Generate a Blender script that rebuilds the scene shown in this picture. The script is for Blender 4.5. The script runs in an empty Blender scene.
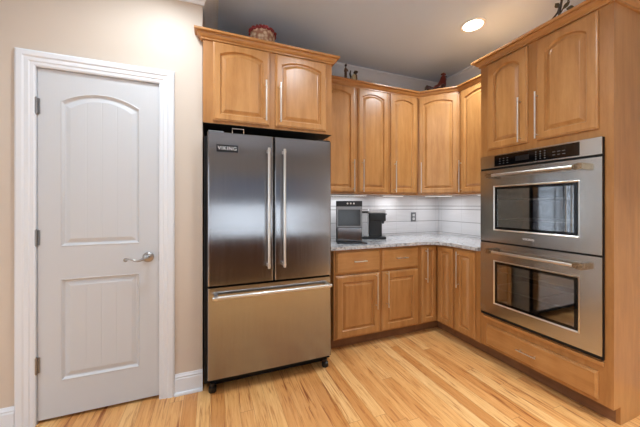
import bpy, bmesh, math, random
from mathutils import Vector, Matrix
random.seed(7)
PI = math.pi
S = bpy.context.scene
C = S.collection

# ------------------------------------------------------------------ camera, world, light, exposure
cam_d = bpy.data.cameras.new('camera')
cam_d.sensor_width = 36.0
cam_d.lens = 279.0 / 640.0 * 36.0
cam_d.shift_y = -(213.5 - 205.0) / 640.0
cam_d.clip_start = 0.02
cam = bpy.data.objects.new('camera', cam_d)
C.objects.link(cam)
cam.location = (0, 0, 1.275)
cam.rotation_euler = (PI / 2, 0, -math.radians(21.34))
S.camera = cam

world = bpy.data.worlds.new('daylight')
world.use_nodes = True
S.world = world
wn = world.node_tree.nodes
wn['Background'].inputs[0].default_value = (0.75, 0.86, 1.0, 1)
wn['Background'].inputs[1].default_value = 0.8

S.view_settings.view_transform = 'Standard'
S.view_settings.look = 'None'
S.view_settings.gamma = 1
S.view_settings.use_curve_mapping = False
S.view_settings.exposure = -0.20


def area(name, loc, rot, sx, sy, power, col=(1, 1, 1)):
    d = bpy.data.lights.new(name, 'AREA')
    d.shape = 'RECTANGLE'
    d.size = sx
    d.size_y = sy
    d.energy = power
    d.color = col
    o = bpy.data.objects.new(name, d)
    o.location = loc
    o.rotation_euler = rot
    C.objects.link(o)
    return o


DAY = (0.86, 0.94, 1.0)
# daylight just outside the rear windows, plus fill outside the added west ones
REAR_WINS = [(-2.6, -1.2), (-0.25, 1.15), (1.25, 2.65)]       # x spans in the rear wall
WEST_FILL_WINS = [(-2.9, -1.5), (-0.9, 0.5)]                         # y spans of unseen west windows, added for even light
WZ0, WZ1 = 0.5, 2.15
RY, WX = -4.2, -3.4
for i, (a, b) in enumerate(REAR_WINS):
    area('window_daylight', ((a + b) / 2, RY - 0.22, (WZ0 + WZ1) / 2), (PI / 2, 0, 0), b - a, WZ1 - WZ0, 26, DAY)
for i, (a, b) in enumerate(WEST_FILL_WINS):
    area('window_daylight', (WX - 0.22, (a + b) / 2, (WZ0 + WZ1) / 2), (0, -PI / 2, 0), WZ1 - WZ0, b - a, 36, DAY)  # west fill lamps, added to even the room and lift the ceiling


# ------------------------------------------------------------------ materials
def lin(r, g, b):
    def f(c):
        c /= 255.0
        return c / 12.92 if c <= 0.04045 else ((c + 0.055) / 1.055) ** 2.4
    return (f(r), f(g), f(b), 1)


class NT:
    def __init__(s, name):
        s.m = bpy.data.materials.new(name)
        s.m.use_nodes = True
        s.t = s.m.node_tree
        s.p = s.t.nodes['Principled BSDF']

    def n(s, kind, **kw):
        x = s.t.nodes.new(kind)
        for k, v in kw.items():
            setattr(x, k, v)
        return x

    def l(s, a, b):
        s.t.links.new(a, b)

    def math(s, op, a, b=None, c=None):
        x = s.n('ShaderNodeMath', operation=op)
        for i, v in enumerate((a, b, c)):
            if v is None:
                continue
            if isinstance(v, (int, float)):
                x.inputs[i].default_value = v
            else:
                s.l(v, x.inputs[i])
        return x.outputs[0]

    def coords(s, scale=(1, 1, 1), kind='Object'):
        tc = s.n('ShaderNodeTexCoord')
        mp = s.n('ShaderNodeMapping')
        s.l(tc.outputs[kind], mp.inputs[0])
        mp.inputs['Scale'].default_value = scale
        return mp.outputs[0]

    def noise(s, vec, scale, detail=3, rough=0.5, dist=0.0):
        x = s.n('ShaderNodeTexNoise')
        s.l(vec, x.inputs['Vector'])
        x.inputs['Scale'].default_value = scale
        x.inputs['Detail'].default_value = detail
        x.inputs['Roughness'].default_value = rough
        x.inputs['Distortion'].default_value = dist
        return x.outputs[0]

    def ramp(s, fac, stops):
        x = s.n('ShaderNodeValToRGB')
        s.l(fac, x.inputs[0])
        e = x.color_ramp.elements
        while len(e) < len(stops):
            e.new(0.5)
        for i, (p, c) in enumerate(stops):
            e[i].position = p
            e[i].color = c
        return x.outputs[0]

    def bump(s, h, strength=0.2, dist=0.01):
        x = s.n('ShaderNodeBump')
        x.inputs['Strength'].default_value = strength
        x.inputs['Distance'].default_value = dist
        s.l(h, x.inputs['Height'])
        s.l(x.outputs[0], s.p.inputs['Normal'])
        return x

    def set(s, **kw):
        for k, v in kw.items():
            s.p.inputs[k.replace('_', ' ')].default_value = v
        return s


def g(v):
    return (v, v, v, 1)


def paint(name, col, rough=0.5, mottle=0.03, bump=0.05, bscale=120):
    q = NT(name)
    v = q.coords()
    a = q.noise(v, 2.5, 3)
    lo = tuple(c * (1 - mottle) for c in col[:3]) + (1,)
    hi = tuple(min(1, c * (1 + mottle)) for c in col[:3]) + (1,)
    q.l(q.ramp(a, [(0.3, lo), (0.7, hi)]), q.p.inputs['Base Color'])
    if bump:
        q.bump(q.noise(v, bscale, 2), bump, 0.002)
    q.set(Roughness=rough)
    return q.m


def metal(name, col, rough=0.25, aniso=0.0, streak=None, amt=1.0):
    q = NT(name)
    q.set(Metallic=1.0, Roughness=rough, Base_Color=col, Anisotropic=aniso)
    v = q.coords(streak or (40, 40, 40))
    a = q.noise(v, 3, 4, 0.6)
    q.l(q.ramp(a, [(0.3, tuple(c * (1 - 0.07 * amt) for c in col[:3]) + (1,)), (0.7, tuple(min(1, c * (1 + 0.05 * amt)) for c in col[:3]) + (1,))]), q.p.inputs['Base Color'])
    r = q.n('ShaderNodeMapRange')
    q.l(a, r.inputs[0])
    r.inputs[1].default_value = 0.3
    r.inputs[2].default_value = 0.7
    r.inputs[3].default_value = rough * (1 - 0.15 * amt)
    r.inputs[4].default_value = rough * (1 + 0.2 * amt)
    q.l(r.outputs[0], q.p.inputs['Roughness'])
    return q


def wood(name, dark, mid, light, scale=(9, 9, 0.9), rough=0.33, coat=0.25):
    q = NT(name)
    v = q.coords(scale)
    a = q.noise(v, 3.0, 5, 0.6, 0.4)
    v2 = q.coords((3, 3, 1.3))
    b = q.noise(v2, 2.2, 3, 0.55)
    v3 = q.coords(tuple(c * 6 for c in scale))
    c3 = q.noise(v3, 6, 2)
    m = q.math('ADD', q.math('MULTIPLY', a, 0.5), q.math('ADD', q.math('MULTIPLY', b, 0.38), q.math('MULTIPLY', c3, 0.12)))
    q.l(q.ramp(m, [(0.34, dark), (0.5, mid), (0.66, light)]), q.p.inputs['Base Color'])
    q.bump(m, 0.06, 0.003)
    q.set(Roughness=rough, Coat_Weight=coat, Coat_Roughness=0.25)
    return q.m


M = {}
M['wall'] = paint('wall_paint_beige', lin(205, 193, 180), 0.5, 0.015)
M['ceiling'] = paint('ceiling_paint', lin(204, 221, 243), 0.8, 0.01)
M['trim'] = paint('trim_paint_white', lin(224, 229, 236), 0.35, 0.008, 0.0)
M['rear'] = paint('rear_wall_paint', lin(206, 206, 204), 0.6, 0.02)

# white interior door with embossed wood grain
q = NT('door_paint_white')
v = q.coords((60, 60, 1.6))
q.bump(q.noise(v, 4, 3), 0.12, 0.002)
q.set(Base_Color=lin(202, 206, 211), Roughness=0.42)
M['door'] = q.m
# panel field with beadboard grooves: real grooves come from the mesh; same paint

W_D, W_M, W_L = lin(164, 112, 60), lin(182, 130, 75), lin(196, 146, 90)
M['wood'] = wood('maple_honey', W_D, W_M, W_L)
M['wood_h'] = wood('maple_honey_across', W_D, W_M, W_L, (0.9, 9, 9))
M['wood_base'] = wood('maple_honey_frame', lin(156, 105, 55), lin(172, 120, 67), lin(186, 134, 80))
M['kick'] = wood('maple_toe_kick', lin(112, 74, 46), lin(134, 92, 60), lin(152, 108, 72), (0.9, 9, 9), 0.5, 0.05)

M['island'] = wood('dark_stained_wood', lin(72, 44, 26), lin(92, 58, 34), lin(112, 72, 44), (0.9, 9, 9), 0.4)
q = metal('brushed_stainless', lin(152, 153, 157), 0.19, 0.95, (90, 90, 1.2))
tg = q.n('ShaderNodeTangent', direction_type='RADIAL', axis='Z')
q.l(tg.outputs[0], q.p.inputs['Tangent'])
q.set(Anisotropic_Rotation=0.0)
M['steel'] = q.m
q = metal('brushed_stainless_across', lin(196, 195, 192), 0.2, 0.0, (0.8, 160, 160), 0.35)
M['steel_h'] = q.m
M['nickel'] = metal('satin_nickel', lin(226, 223, 218), 0.3, amt=0.1).m
M['bronze'] = metal('warm_steel', lin(178, 156, 128), 0.25).m
M['pewter'] = metal('pewter', lin(170, 168, 166), 0.28, amt=0.2).m
M['gunmetal'] = metal('gunmetal', lin(146, 146, 148), 0.3, amt=0.6).m
M['hinge'] = metal('hinge_steel', lin(150, 150, 152), 0.4, amt=0.2).m
M['darksteel'] = metal('dark_steel', lin(70, 72, 78), 0.3).m


def plain(name, col, rough=0.4, spec=0.5, coat=0.0):
    q = NT(name)
    v = q.coords()
    a = q.noise(v, 30, 2)
    q.l(q.ramp(a, [(0.3, tuple(c * 0.9 for c in col[:3]) + (1,)), (0.7, tuple(min(1, c * 1.08) for c in col[:3]) + (1,))]), q.p.inputs['Base Color'])
    q.set(Roughness=rough, Specular_IOR_Level=spec, Coat_Weight=coat)
    return q.m


M['black'] = plain('black_plastic', lin(18, 18, 20), 0.35)
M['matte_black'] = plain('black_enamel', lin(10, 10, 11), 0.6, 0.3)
M['fridge_side'] = plain('grey_enamel', lin(160, 152, 138), 0.4)
M['black_gloss'] = plain('black_glass', lin(8, 8, 10), 0.08, 0.5)
M['grey_plastic'] = plain('grey_plastic', lin(110, 112, 116), 0.4)
M['silver_plastic'] = plain('silver_plastic', lin(196, 196, 200), 0.35)
M['white_plastic'] = plain('white_plastic', lin(225, 225, 225), 0.4)
M['dim_legend'] = plain('grey_legend_print', lin(105, 105, 108), 0.5)
M['letter'] = plain('silver_lettering', lin(215, 215, 215), 0.4)
M['bin'] = plain('smoked_plastic', lin(40, 41, 45), 0.15)
M['navy'] = plain('black_badge', lin(14, 18, 26), 0.3)
M['iron'] = plain('dark_iron', lin(52, 42, 32), 0.55)
M['leaf'] = plain('bronze_leaf', lin(70, 62, 40), 0.6)
M['red'] = plain('oxblood_glaze', lin(104, 34, 28), 0.35)
M['darkred'] = plain('dark_feather_glaze', lin(58, 26, 22), 0.4)
M['cream'] = plain('cream_ceramic', lin(196, 176, 140), 0.5)
M['brown'] = plain('brown_ceramic', lin(84, 58, 40), 0.5)
M['ribbon'] = plain('red_ribbon', lin(140, 44, 46), 0.6)

# woven basket
q = NT('woven_wicker')
v = q.coords((1, 1, 1))
wv = q.n('ShaderNodeTexVoronoi')
q.l(v, wv.inputs['Vector'])
wv.inputs['Scale'].default_value = 38
q.l(q.ramp(wv.outputs[0], [(0.0, lin(236, 216, 192)), (0.4, lin(214, 184, 154)), (0.7, lin(168, 118, 92))]), q.p.inputs['Base Color'])
q.bump(wv.outputs[0], 0.8, 0.01)
q.set(Roughness=0.7)
M['wicker'] = q.m

# under-cabinet light diffuser / lamp glow


def emit(name, col, st):
    q = NT(name)
    q.set(Base_Color=col, Emission_Color=col, Emission_Strength=st)
    return q.m


M['lamp'] = emit('recessed_lamp_glow', (1, 0.93, 0.82, 1), 14)
M['strip'] = emit('under_cabinet_lamp_glow', (1, 0.97, 0.92, 1), 1.6)
M['led'] = emit('white_indicator', (1, 1, 1, 1), 1.2)

# oak strip floor running front to back
q = NT('oak_strip_floor')
tc = q.n('ShaderNodeTexCoord')
sx = q.n('ShaderNodeSeparateXYZ')
q.l(tc.outputs['Object'], sx.inputs[0])
PW = 0.083
u = q.math('DIVIDE', sx.outputs[0], PW)
row = q.math('FLOOR', u)
w1 = q.n('ShaderNodeTexWhiteNoise', noise_dimensions='1D')
q.l(row, w1.inputs['W'])
yy = q.math('DIVIDE', sx.outputs[1], 1.15)
yo = q.math('ADD', yy, q.math('MULTIPLY', w1.outputs['Value'], 7.3))
col = q.math('FLOOR', yo)
cb = q.n('ShaderNodeCombineXYZ')
q.l(row, cb.inputs[0])
q.l(col, cb.inputs[1])
w2 = q.n('ShaderNodeTexWhiteNoise', noise_dimensions='2D')
q.l(cb.outputs[0], w2.inputs['Vector'])
tone = q.ramp(w2.outputs['Value'], [(0.0, lin(208, 150, 90)), (0.2, lin(219, 163, 102)), (0.55, lin(227, 174, 112)),
                                     (0.8, lin(231, 182, 120)), (1.0, lin(236, 194, 136))])
# grain, shifted per board
sh = q.n('ShaderNodeCombineXYZ')
q.l(q.math('MULTIPLY', w2.outputs['Value'], 31.0), sh.inputs[2])
q.l(q.math('MULTIPLY', w2.outputs['Value'], 17.0), sh.inputs[1])
va = q.n('ShaderNodeVectorMath', operation='ADD')
q.l(tc.outputs['Object'], va.inputs[0])
q.l(sh.outputs[0], va.inputs[1])
mp = q.n('ShaderNodeMapping')
q.l(va.outputs[0], mp.inputs[0])
mp.inputs['Scale'].default_value = (26, 1.6, 1)
gr = q.noise(mp.outputs[0], 2.2, 6, 0.65, 1.1)
gcol = q.ramp(gr, [(0.32, lin(178, 128, 88)), (0.46, lin(234, 218, 198)), (0.7, (1, 1, 1, 1))])
mx = q.n('ShaderNodeMix', data_type='RGBA', blend_type='MULTIPLY')
mx.inputs['Factor'].default_value = 0.8
q.l(tone, mx.inputs[6])
q.l(gcol, mx.inputs[7])
# occasional dark mineral streaks
mp2 = q.n('ShaderNodeMapping')
q.l(va.outputs[0], mp2.inputs[0])
mp2.inputs['Scale'].default_value = (30, 2.2, 1)
st = q.noise(mp2.outputs[0], 1.3, 2, 0.5, 0.6)
scol = q.ramp(st, [(0.62, (1, 1, 1, 1)), (0.72, lin(160, 100, 62))])
mx3 = q.n('ShaderNodeMix', data_type='RGBA', blend_type='MULTIPLY')
mx3.inputs['Factor'].default_value = 0.75
q.l(mx.outputs[2], mx3.inputs[6])
q.l(scol, mx3.inputs[7])
fx = q.math('FRACT', u)
ex = q.math('MINIMUM', fx, q.math('SUBTRACT', 1.0, fx))
fy = q.math('FRACT', yo)
ey = q.math('MINIMUM', fy, q.math('SUBTRACT', 1.0, fy))
seam = q.math('MAXIMUM', q.math('LESS_THAN', ex, 0.011), q.math('LESS_THAN', ey, 0.0012))
mx2 = q.n('ShaderNodeMix', data_type='RGBA', blend_type='MIX')
q.l(q.math('MULTIPLY', seam, 0.5), mx2.inputs['Factor'])
q.l(mx3.outputs[2], mx2.inputs[6])
mx2.inputs[7].default_value = lin(120, 74, 40)
q.l(mx2.outputs[2], q.p.inputs['Base Color'])
q.bump(q.math('SUBTRACT', gr, q.math('MULTIPLY', seam, 1.5)), 0.1, 0.002)
q.set(Roughness=0.33, Coat_Weight=0.2, Coat_Roughness=0.2)
M['floor'] = q.m

# pale granite
q = NT('speckled_granite')
v = q.coords()
a = q.noise(v, 30, 5, 0.65, 0.4)
b = q.noise(v, 110, 3, 0.6)
s1 = q.math('ADD', q.math('MULTIPLY', a, 0.6), q.math('MULTIPLY', b, 0.4))
q.l(q.ramp(s1, [(0.36, lin(92, 90, 90)), (0.44, lin(156, 157, 160)), (0.5, lin(192, 194, 197)), (0.6, lin(214, 215, 216)), (0.68, lin(190, 182, 172))]), q.p.inputs['Base Color'])
q.set(Roughness=0.15, Coat_Weight=0.3)
M['granite'] = q.m

q = NT('grey_added_shade')  # cloth of the added window blinds that dim the upper panes
tl = q.n('ShaderNodeBsdfTranslucent')
tl.inputs[0].default_value = lin(190, 200, 214)
ms = q.n('ShaderNodeMixShader')
ms.inputs[0].default_value = 0.5
q.set(Base_Color=lin(150, 156, 165), Roughness=0.8)
q.l(q.p.outputs[0], ms.inputs[1])
q.l(tl.outputs[0], ms.inputs[2])
q.l(ms.outputs[0], q.t.nodes['Material Output'].inputs[0])
M['added_shade'] = q.m

# wavy white tile, courses along z
q = NT('white_glazed_tile')
tc = q.n('ShaderNodeTexCoord')
sx = q.n('ShaderNodeSeparateXYZ')
q.l(tc.outputs['Object'], sx.inputs[0])
z = sx.outputs[2]


def line(zc, w):
    return q.math('LESS_THAN', q.math('ABSOLUTE', q.math('SUBTRACT', z, zc)), w)


along = q.math('ADD', sx.outputs[0], sx.outputs[1])
joints = None
for zc, w in ((0.933, 0.002), (1.075, 0.0026), (1.222, 0.0032), (1.262, 0.0032)):
    s_ = line(zc, w)
    joints = s_ if joints is None else q.math('MAXIMUM', joints, s_)
fr = q.math('FRACT', q.math('DIVIDE', along, 0.305))
vj = q.math('LESS_THAN', fr, 0.008)
joints_all = q.math('MAXIMUM', joints, q.math('MULTIPLY', vj, 0.35))
cr = q.ramp(joints_all, [(0.0, lin(216, 217, 220)), (1.0, lin(120, 122, 124))])
q.l(cr, q.p.inputs['Base Color'])
wv = q.noise(q.coords((1.2, 1.2, 9)), 3.2, 2)
q.bump(q.math('SUBTRACT', wv, q.math('MULTIPLY', joints_all, 0.5)), 0.22, 0.02)
q.set(Roughness=0.16)
M['tile'] = q.m

# oven window glass: tinted, strongly reflective
q = NT('tinted_oven_glass')
tr = q.n('ShaderNodeBsdfTransparent')
tr.inputs[0].default_value = (0.62, 0.60, 0.58, 1)
gl = q.n('ShaderNodeBsdfGlossy')
gl.inputs['Color'].default_value = (0.9, 0.95, 1.0, 1)
gl.inputs['Roughness'].default_value = 0.02
ms = q.n('ShaderNodeMixShader')
lw = q.n('ShaderNodeLayerWeight')
lw.inputs[0].default_value = 0.35
mr = q.math('ADD', q.math('MULTIPLY', lw.outputs['Fresnel'], 0.5), 0.30)
q.l(mr, ms.inputs[0])
q.l(tr.outputs[0], ms.inputs[1])
q.l(gl.outputs[0], ms.inputs[2])
q.l(ms.outputs[0], q.t.nodes['Material Output'].inputs[0])
M['oven_glass'] = q.m
# clear window glass
q = NT('clear_window_glass')
tr = q.n('ShaderNodeBsdfTransparent')
gl = q.n('ShaderNodeBsdfGlossy')
gl.inputs['Roughness'].default_value = 0.01
ms = q.n('ShaderNodeMixShader')
ms.inputs[0].default_value = 0.06
q.l(tr.outputs[0], ms.inputs[1])
q.l(gl.outputs[0], ms.inputs[2])
q.l(ms.outputs[0], q.t.nodes['Material Output'].inputs[0])
M['glass'] = q.m


# ------------------------------------------------------------------ mesh helpers
def box(bm, x0, x1, y0, y1, z0, z1, bevel=0.0, seg=2):
    vs = [bm.verts.new((x, y, z)) for x in (x0, x1) for y in (y0, y1) for z in (z0, z1)]
    f = [(0, 1, 3, 2), (4, 6, 7, 5), (0, 4, 5, 1), (2, 3, 7, 6), (0, 2, 6, 4), (1, 5, 7, 3)]
    fs = [bm.faces.new([vs[i] for i in q]) for q in f]
    if bevel:
        es = list({e for q in fs for e in q.edges})
        bmesh.ops.bevel(bm, geom=es, offset=bevel, segments=seg, affect='EDGES', profile=0.6)
    return bm


def BM():
    return bmesh.new()


def bx(*a, **k):
    bm = BM()
    box(bm, *a, **k)
    return bm


def tube(bm, pts, rad, n=12, cap=True):
    pts = [Vector(p) for p in pts]
    rads = rad if isinstance(rad, (list, tuple)) else [rad] * len(pts)
    rings = []
    up = None
    for i, p in enumerate(pts):
        a = pts[max(0, i - 1)]
        b = pts[min(len(pts) - 1, i + 1)]
        t = (b - a).normalized()
        if up is None:
            up = t.orthogonal().normalized()
        else:
            up = (up - t * up.dot(t))
            up = up.normalized() if up.length > 1e-6 else t.orthogonal().normalized()
        s = t.cross(up)
        rings.append([bm.verts.new(p + (up * math.cos(2 * PI * k / n) + s * math.sin(2 * PI * k / n)) * rads[i]) for k in range(n)])
    for r0, r1 in zip(rings, rings[1:]):
        for k in range(n):
            bm.faces.new((r0[k], r0[(k + 1) % n], r1[(k + 1) % n], r1[k]))
    if cap:
        bm.faces.new(rings[0][::-1])
        bm.faces.new(rings[-1])
    return bm


def lathe(bm, prof, center=(0, 0, 0), n=28, axis='z', sx=1, sy=1):
    """prof: list of (r, h)."""
    cx, cy, cz = center
    rings = []
    for r, h in prof:
        ring = []
        for k in range(n):
            a = 2 * PI * k / n
            x, y = r * math.cos(a) * sx, r * math.sin(a) * sy
            if axis == 'z':
                p = (cx + x, cy + y, cz + h)
            elif axis == 'y':
                p = (cx + x, cy - h, cz + y)
            else:
                p = (cx + h, cy + x, cz + y)
            ring.append(bm.verts.new(p))
        rings.append(ring)
    for r0, r1 in zip(rings, rings[1:]):
        for k in range(n):
            bm.faces.new((r0[k], r0[(k + 1) % n], r1[(k + 1) % n], r1[k]))
    bm.faces.new(rings[0][::-1])
    bm.faces.new(rings[-1])
    return bm


def sweep(bm, path, prof, closed_profile=True):
    """path: 2-D points; prof: (out, z) pairs, out measured to the right-hand side of the travel direction."""
    P = [Vector((p[0], p[1])) for p in path]
    rings = []
    for i, p in enumerate(P):
        def nrm(a, b):
            d = (b - a).normalized()
            return Vector((d.y, -d.x))
        if i == 0:
            m = nrm(P[0], P[1])
        elif i == len(P) - 1:
            m = nrm(P[-2], P[-1])
        else:
            n0, n1 = nrm(P[i - 1], p), nrm(p, P[i + 1])
            m = (n0 + n1)
            m = m / (1 + n0.dot(n1))
        rings.append([bm.verts.new((p.x + m.x * o, p.y + m.y * o, z)) for o, z in prof])
    k = len(prof)
    for r0, r1 in zip(rings, rings[1:]):
        for j in range(k):
            bm.faces.new((r0[j], r0[(j + 1) % k], r1[(j + 1) % k], r1[j]))
    bm.faces.new(rings[0])
    bm.faces.new(rings[-1][::-1])
    return bm


def obj(name, bm, mat, parent=None, smooth=False, loc=None, mats=None):
    bmesh.ops.recalc_face_normals(bm, faces=bm.faces)
    me = bpy.data.meshes.new(name)
    bm.to_mesh(me)
    bm.free()
    for m_ in (mats or [mat]):
        me.materials.append(m_)
    if smooth:
        for p in me.polygons:
            p.use_smooth = True
        try:
            me.set_sharp_from_angle(angle=math.radians(38))
        except Exception:
            pass
    o = bpy.data.objects.new(name, me)
    C.objects.link(o)
    if parent:
        o.parent = parent
    if loc:
        o.location = loc
    return o


def join_bm(a, b, idx=1):
    """append mesh b to mesh a with material index idx."""
    mp = {}
    for v in b.verts:
        mp[v] = a.verts.new(v.co)
    for f in b.faces:
        nf = a.faces.new([mp[v] for v in f.verts])
        nf.material_index = idx
    b.free()
    return a


def thing(name, label, cat, loc=(0, 0, 0), rz=0.0, group=None):
    o = bpy.data.objects.new(name, None)
    o.empty_display_size = 0.05
    C.objects.link(o)
    o.location = loc
    o.rotation_euler = (0, 0, rz)
    o['label'] = label
    o['category'] = cat
    if group:
        o['group'] = group
    return o


def tag(o, label, cat, group=None):
    o['label'] = label
    o['category'] = cat
    if group:
        o['group'] = group
    return o


def struct(name, bm, mat, parent=None, smooth=False):
    o = obj(name, bm, mat, parent, smooth)
    if parent is None:
        o['kind'] = 'structure'
    return o


# ------------------------------------------------------------------ panelled door meshes
def loop_pts(x0, x1, z0, z1, rise, n=16):
    """rectangle whose top edge is a shallow arch (rise above the shoulders); constant point count."""
    pts = [(x0, z0), (x1, z0)]
    zs = z1 - rise
    if rise > 1e-6:
        c = (x1 - x0) / 2
        R = (c * c + rise * rise) / (2 * rise)
        cx, cz = (x0 + x1) / 2, z1 - R
    for i in range(n + 1):
        x = x1 + (x0 - x1) * i / n
        if rise > 1e-6:
            zz = cz + math.sqrt(max(R * R - (x - cx) ** 2, 0))
        else:
            zz = z1
        pts.append((x, zz))
    return pts


def panel_loops(bm, prev, openings, y_at, last_fill=True):
    pass


def raised_door(w, h, t=0.02, stile=0.055, rise=0.0, top=None):
    """One raised-panel door: back at y=0, face at y=-t, lower left corner at origin."""
    bm = BM()
    top = top or stile
    e = 0.004
    zt = h - top
    loops = []

    def L(x0, x1, z0, z1, r, y):
        loops.append([bm.verts.new((x, y, z)) for x, z in loop_pts(x0, x1, z0, z1, r)])
    L(0, w, 0, h, 0, 0)
    L(0, w, 0, h, 0, -t + 0.008)
    L(0.003, w - 0.003, 0.003, h - 0.003, 0, -t + 0.005)
    L(0.009, w - 0.009, 0.009, h - 0.009, 0, -t + 0.004)
    L(0.012, w - 0.012, 0.012, h - 0.012, 0, -t)
    s = stile

    def I(d, y, rr):
        L(s + d, w - s - d, s + d, zt - d, max(rr, 0), y)
    I(0, -t, rise)
    I(0.003, -t + 0.005, rise)
    I(0.007, -t + 0.0125, rise)
    I(0.014, -t + 0.0125, rise)
    I(0.034, -t + 0.001, rise * 0.97)
    I(0.036, -t + 0.0005, rise * 0.97)
    for a, b in zip(loops, loops[1:]):
        k = len(a)
        for j in range(k):
            bm.faces.new((a[j], a[(j + 1) % k], b[(j + 1) % k], b[j]))
    bm.faces.new(loops[-1])
    bm.faces.new(loops[0][::-1])
    return bm


def slab_front(w, h, t=0.02):
    """drawer front: solid with a routed edge."""
    bm = BM()
    loops = []
    for d, y in ((0, 0), (0, -t + 0.008), (0.006, -t + 0.006), (0.012, -t)):
        loops.append([bm.verts.new(p) for p in ((d, y, d), (w - d, y, d), (w - d, y, h - d), (d, y, h - d))])
    for a, b in zip(loops, loops[1:]):
        for j in range(4):
            bm.faces.new((a[j], a[(j + 1) % 4], b[(j + 1) % 4], b[j]))
    bm.faces.new(loops[-1])
    bm.faces.new(loops[0][::-1])
    return bm


def place(bm, dx, dy, dz):
    bmesh.ops.translate(bm, verts=bm.verts, vec=(dx, dy, dz))
    return bm


def bar_handle(parent, x, y, z0, z1, r=0.0055, horizontal=False, out=0.032, label=None):
    """bar pull: standoffs rooted at face y, bar at y-out.  vertical from z0 to z1 at x, or horizontal from x to z0(=x1) at z1."""
    bm = BM()
    if horizontal:
        x0, x1, zz = x, z0, z1
        tube(bm, [(x0, y - out, zz), (x1, y - out, zz)], r)
        d = (x1 - x0) * 0.12
        for xx in (x0 + d, x1 - d):
            tube(bm, [(xx, y, zz), (xx, y - out, zz)], r * 0.75)
    else:
        tube(bm, [(x, y - out, z0), (x, y - out, z1)], r)
        d = 0.028
        for zz in (z0 + d, z1 - d):
            tube(bm, [(x, y, zz), (x, y - out, zz)], r * 0.75)
    return obj('handle', bm, M['nickel'], parent, True)


def cab_door(root, x0, x1, z0, z1, y, rise=0.035, stile=0.055, handle=None, mat='wood'):
    """handle: (x, z0, z1) vertical bar."""
    d = obj('door', place(raised_door(x1 - x0, z1 - z0, 0.02, stile, rise), x0, y, z0), M[mat], root)
    if handle:
        bar_handle(d, handle[0], y - 0.02, handle[1], handle[2])
    return d


def drawer(root, x0, x1, z0, z1, y, hx0, hx1, hz, mat='wood_h'):
    d = obj('drawer', place(slab_front(x1 - x0, z1 - z0), x0, y, z0), M[mat], root)
    bar_handle(d, hx0, y - 0.02, hx1, hz, 0.005, True, 0.028)
    return d


def carcass(root, x0, x1, y0, y1, z0, z1, openings, mat='wood_base', frame=0.018, extra=None):
    """hollow box behind a face frame. y0 = face plane, y1 = back. openings: (x0,x1,z0,z1) holes in the frame (sorted grid not needed)."""
    bm = BM()
    t = 0.018
    box(bm, x0, x0 + t, y0 + frame, y1, z0, z1)
    box(bm, x1 - t, x1, y0 + frame, y1, z0, z1)
    box(bm, x0 + t, x1 - t, y0 + frame, y1, z0, z0 + t)
    box(bm, x0 + t, x1 - t, y0 + frame, y1, z1 - t, z1)
    box(bm, x0 + t, x1 - t, y1 - 0.01, y1, z0 + t, z1 - t)
    # face frame as a solid board behind the doors
    box(bm, x0, x1, y0, y0 + frame, z0, z1)
    return obj('carcass', bm, M[mat], root)


CROWN = [(0, 0), (0.012, 0), (0.012, 0.010), (0.016, 0.012), (0.024, 0.017), (0.033, 0.027), (0.036, 0.034), (0.036, 0.040), (0.051, 0.040), (0.055, 0.044), (0.055, 0.056), (0, 0.056)]


def crown_prof(z0, scale_o=1.0, scale_z=1.0):
    return [(o * scale_o, z0 + z * scale_z) for o, z in CROWN]


# ------------------------------------------------------------------ the room
XR, YB, CZ = 2.75, 2.81, 2.80
WE, YW = -0.055, 2.10                      # end and face of the wall with the white door
struct('floor', bx(WX - 0.2, XR + 0.2, RY - 0.2, YB + 0.2, -0.05, 0), M['floor'])
struct('ceiling', bx(WX - 0.2, XR + 0.2, RY - 0.2, YB + 0.2, CZ, CZ + 0.05), M['ceiling'])
struct('wall_back', bx(WE, XR, YB, YB + 0.12, 0, CZ), M['wall'])
struct('wall_right', bx(XR, XR + 0.12, RY, YB + 0.12, 0, CZ), M['wall'])
# wall with the white door: opening for the slab
DX0, DX1, DZ1 = -0.938, -0.320, 2.071
bm = BM()
box(bm, WX, DX0 - 0.012, YW, YB + 0.12, 0, CZ)
box(bm, DX1 + 0.012, WE, YW, YB + 0.12, 0, CZ)
box(bm, DX0 - 0.012, DX1 + 0.012, YW, YB + 0.12, DZ1 + 0.012, CZ)
box(bm, DX0 - 0.012, DX1 + 0.012, YW + 0.06, YB + 0.12, 0, DZ1 + 0.012)
struct('wall_left', bm, M['wall'])
# rear wall and west wall with window openings (behind the camera; the west openings are added for fill)


def wall_with_holes(spans, lo, hi, place_box):
    bm = BM()
    cur = lo
    for a, b in spans:
        place_box(bm, cur, a, 0, CZ)
        place_box(bm, a, b, 0, WZ0)
        place_box(bm, a, b, WZ1, CZ)
        cur = b
    place_box(bm, cur, hi, 0, CZ)
    return bm


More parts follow.
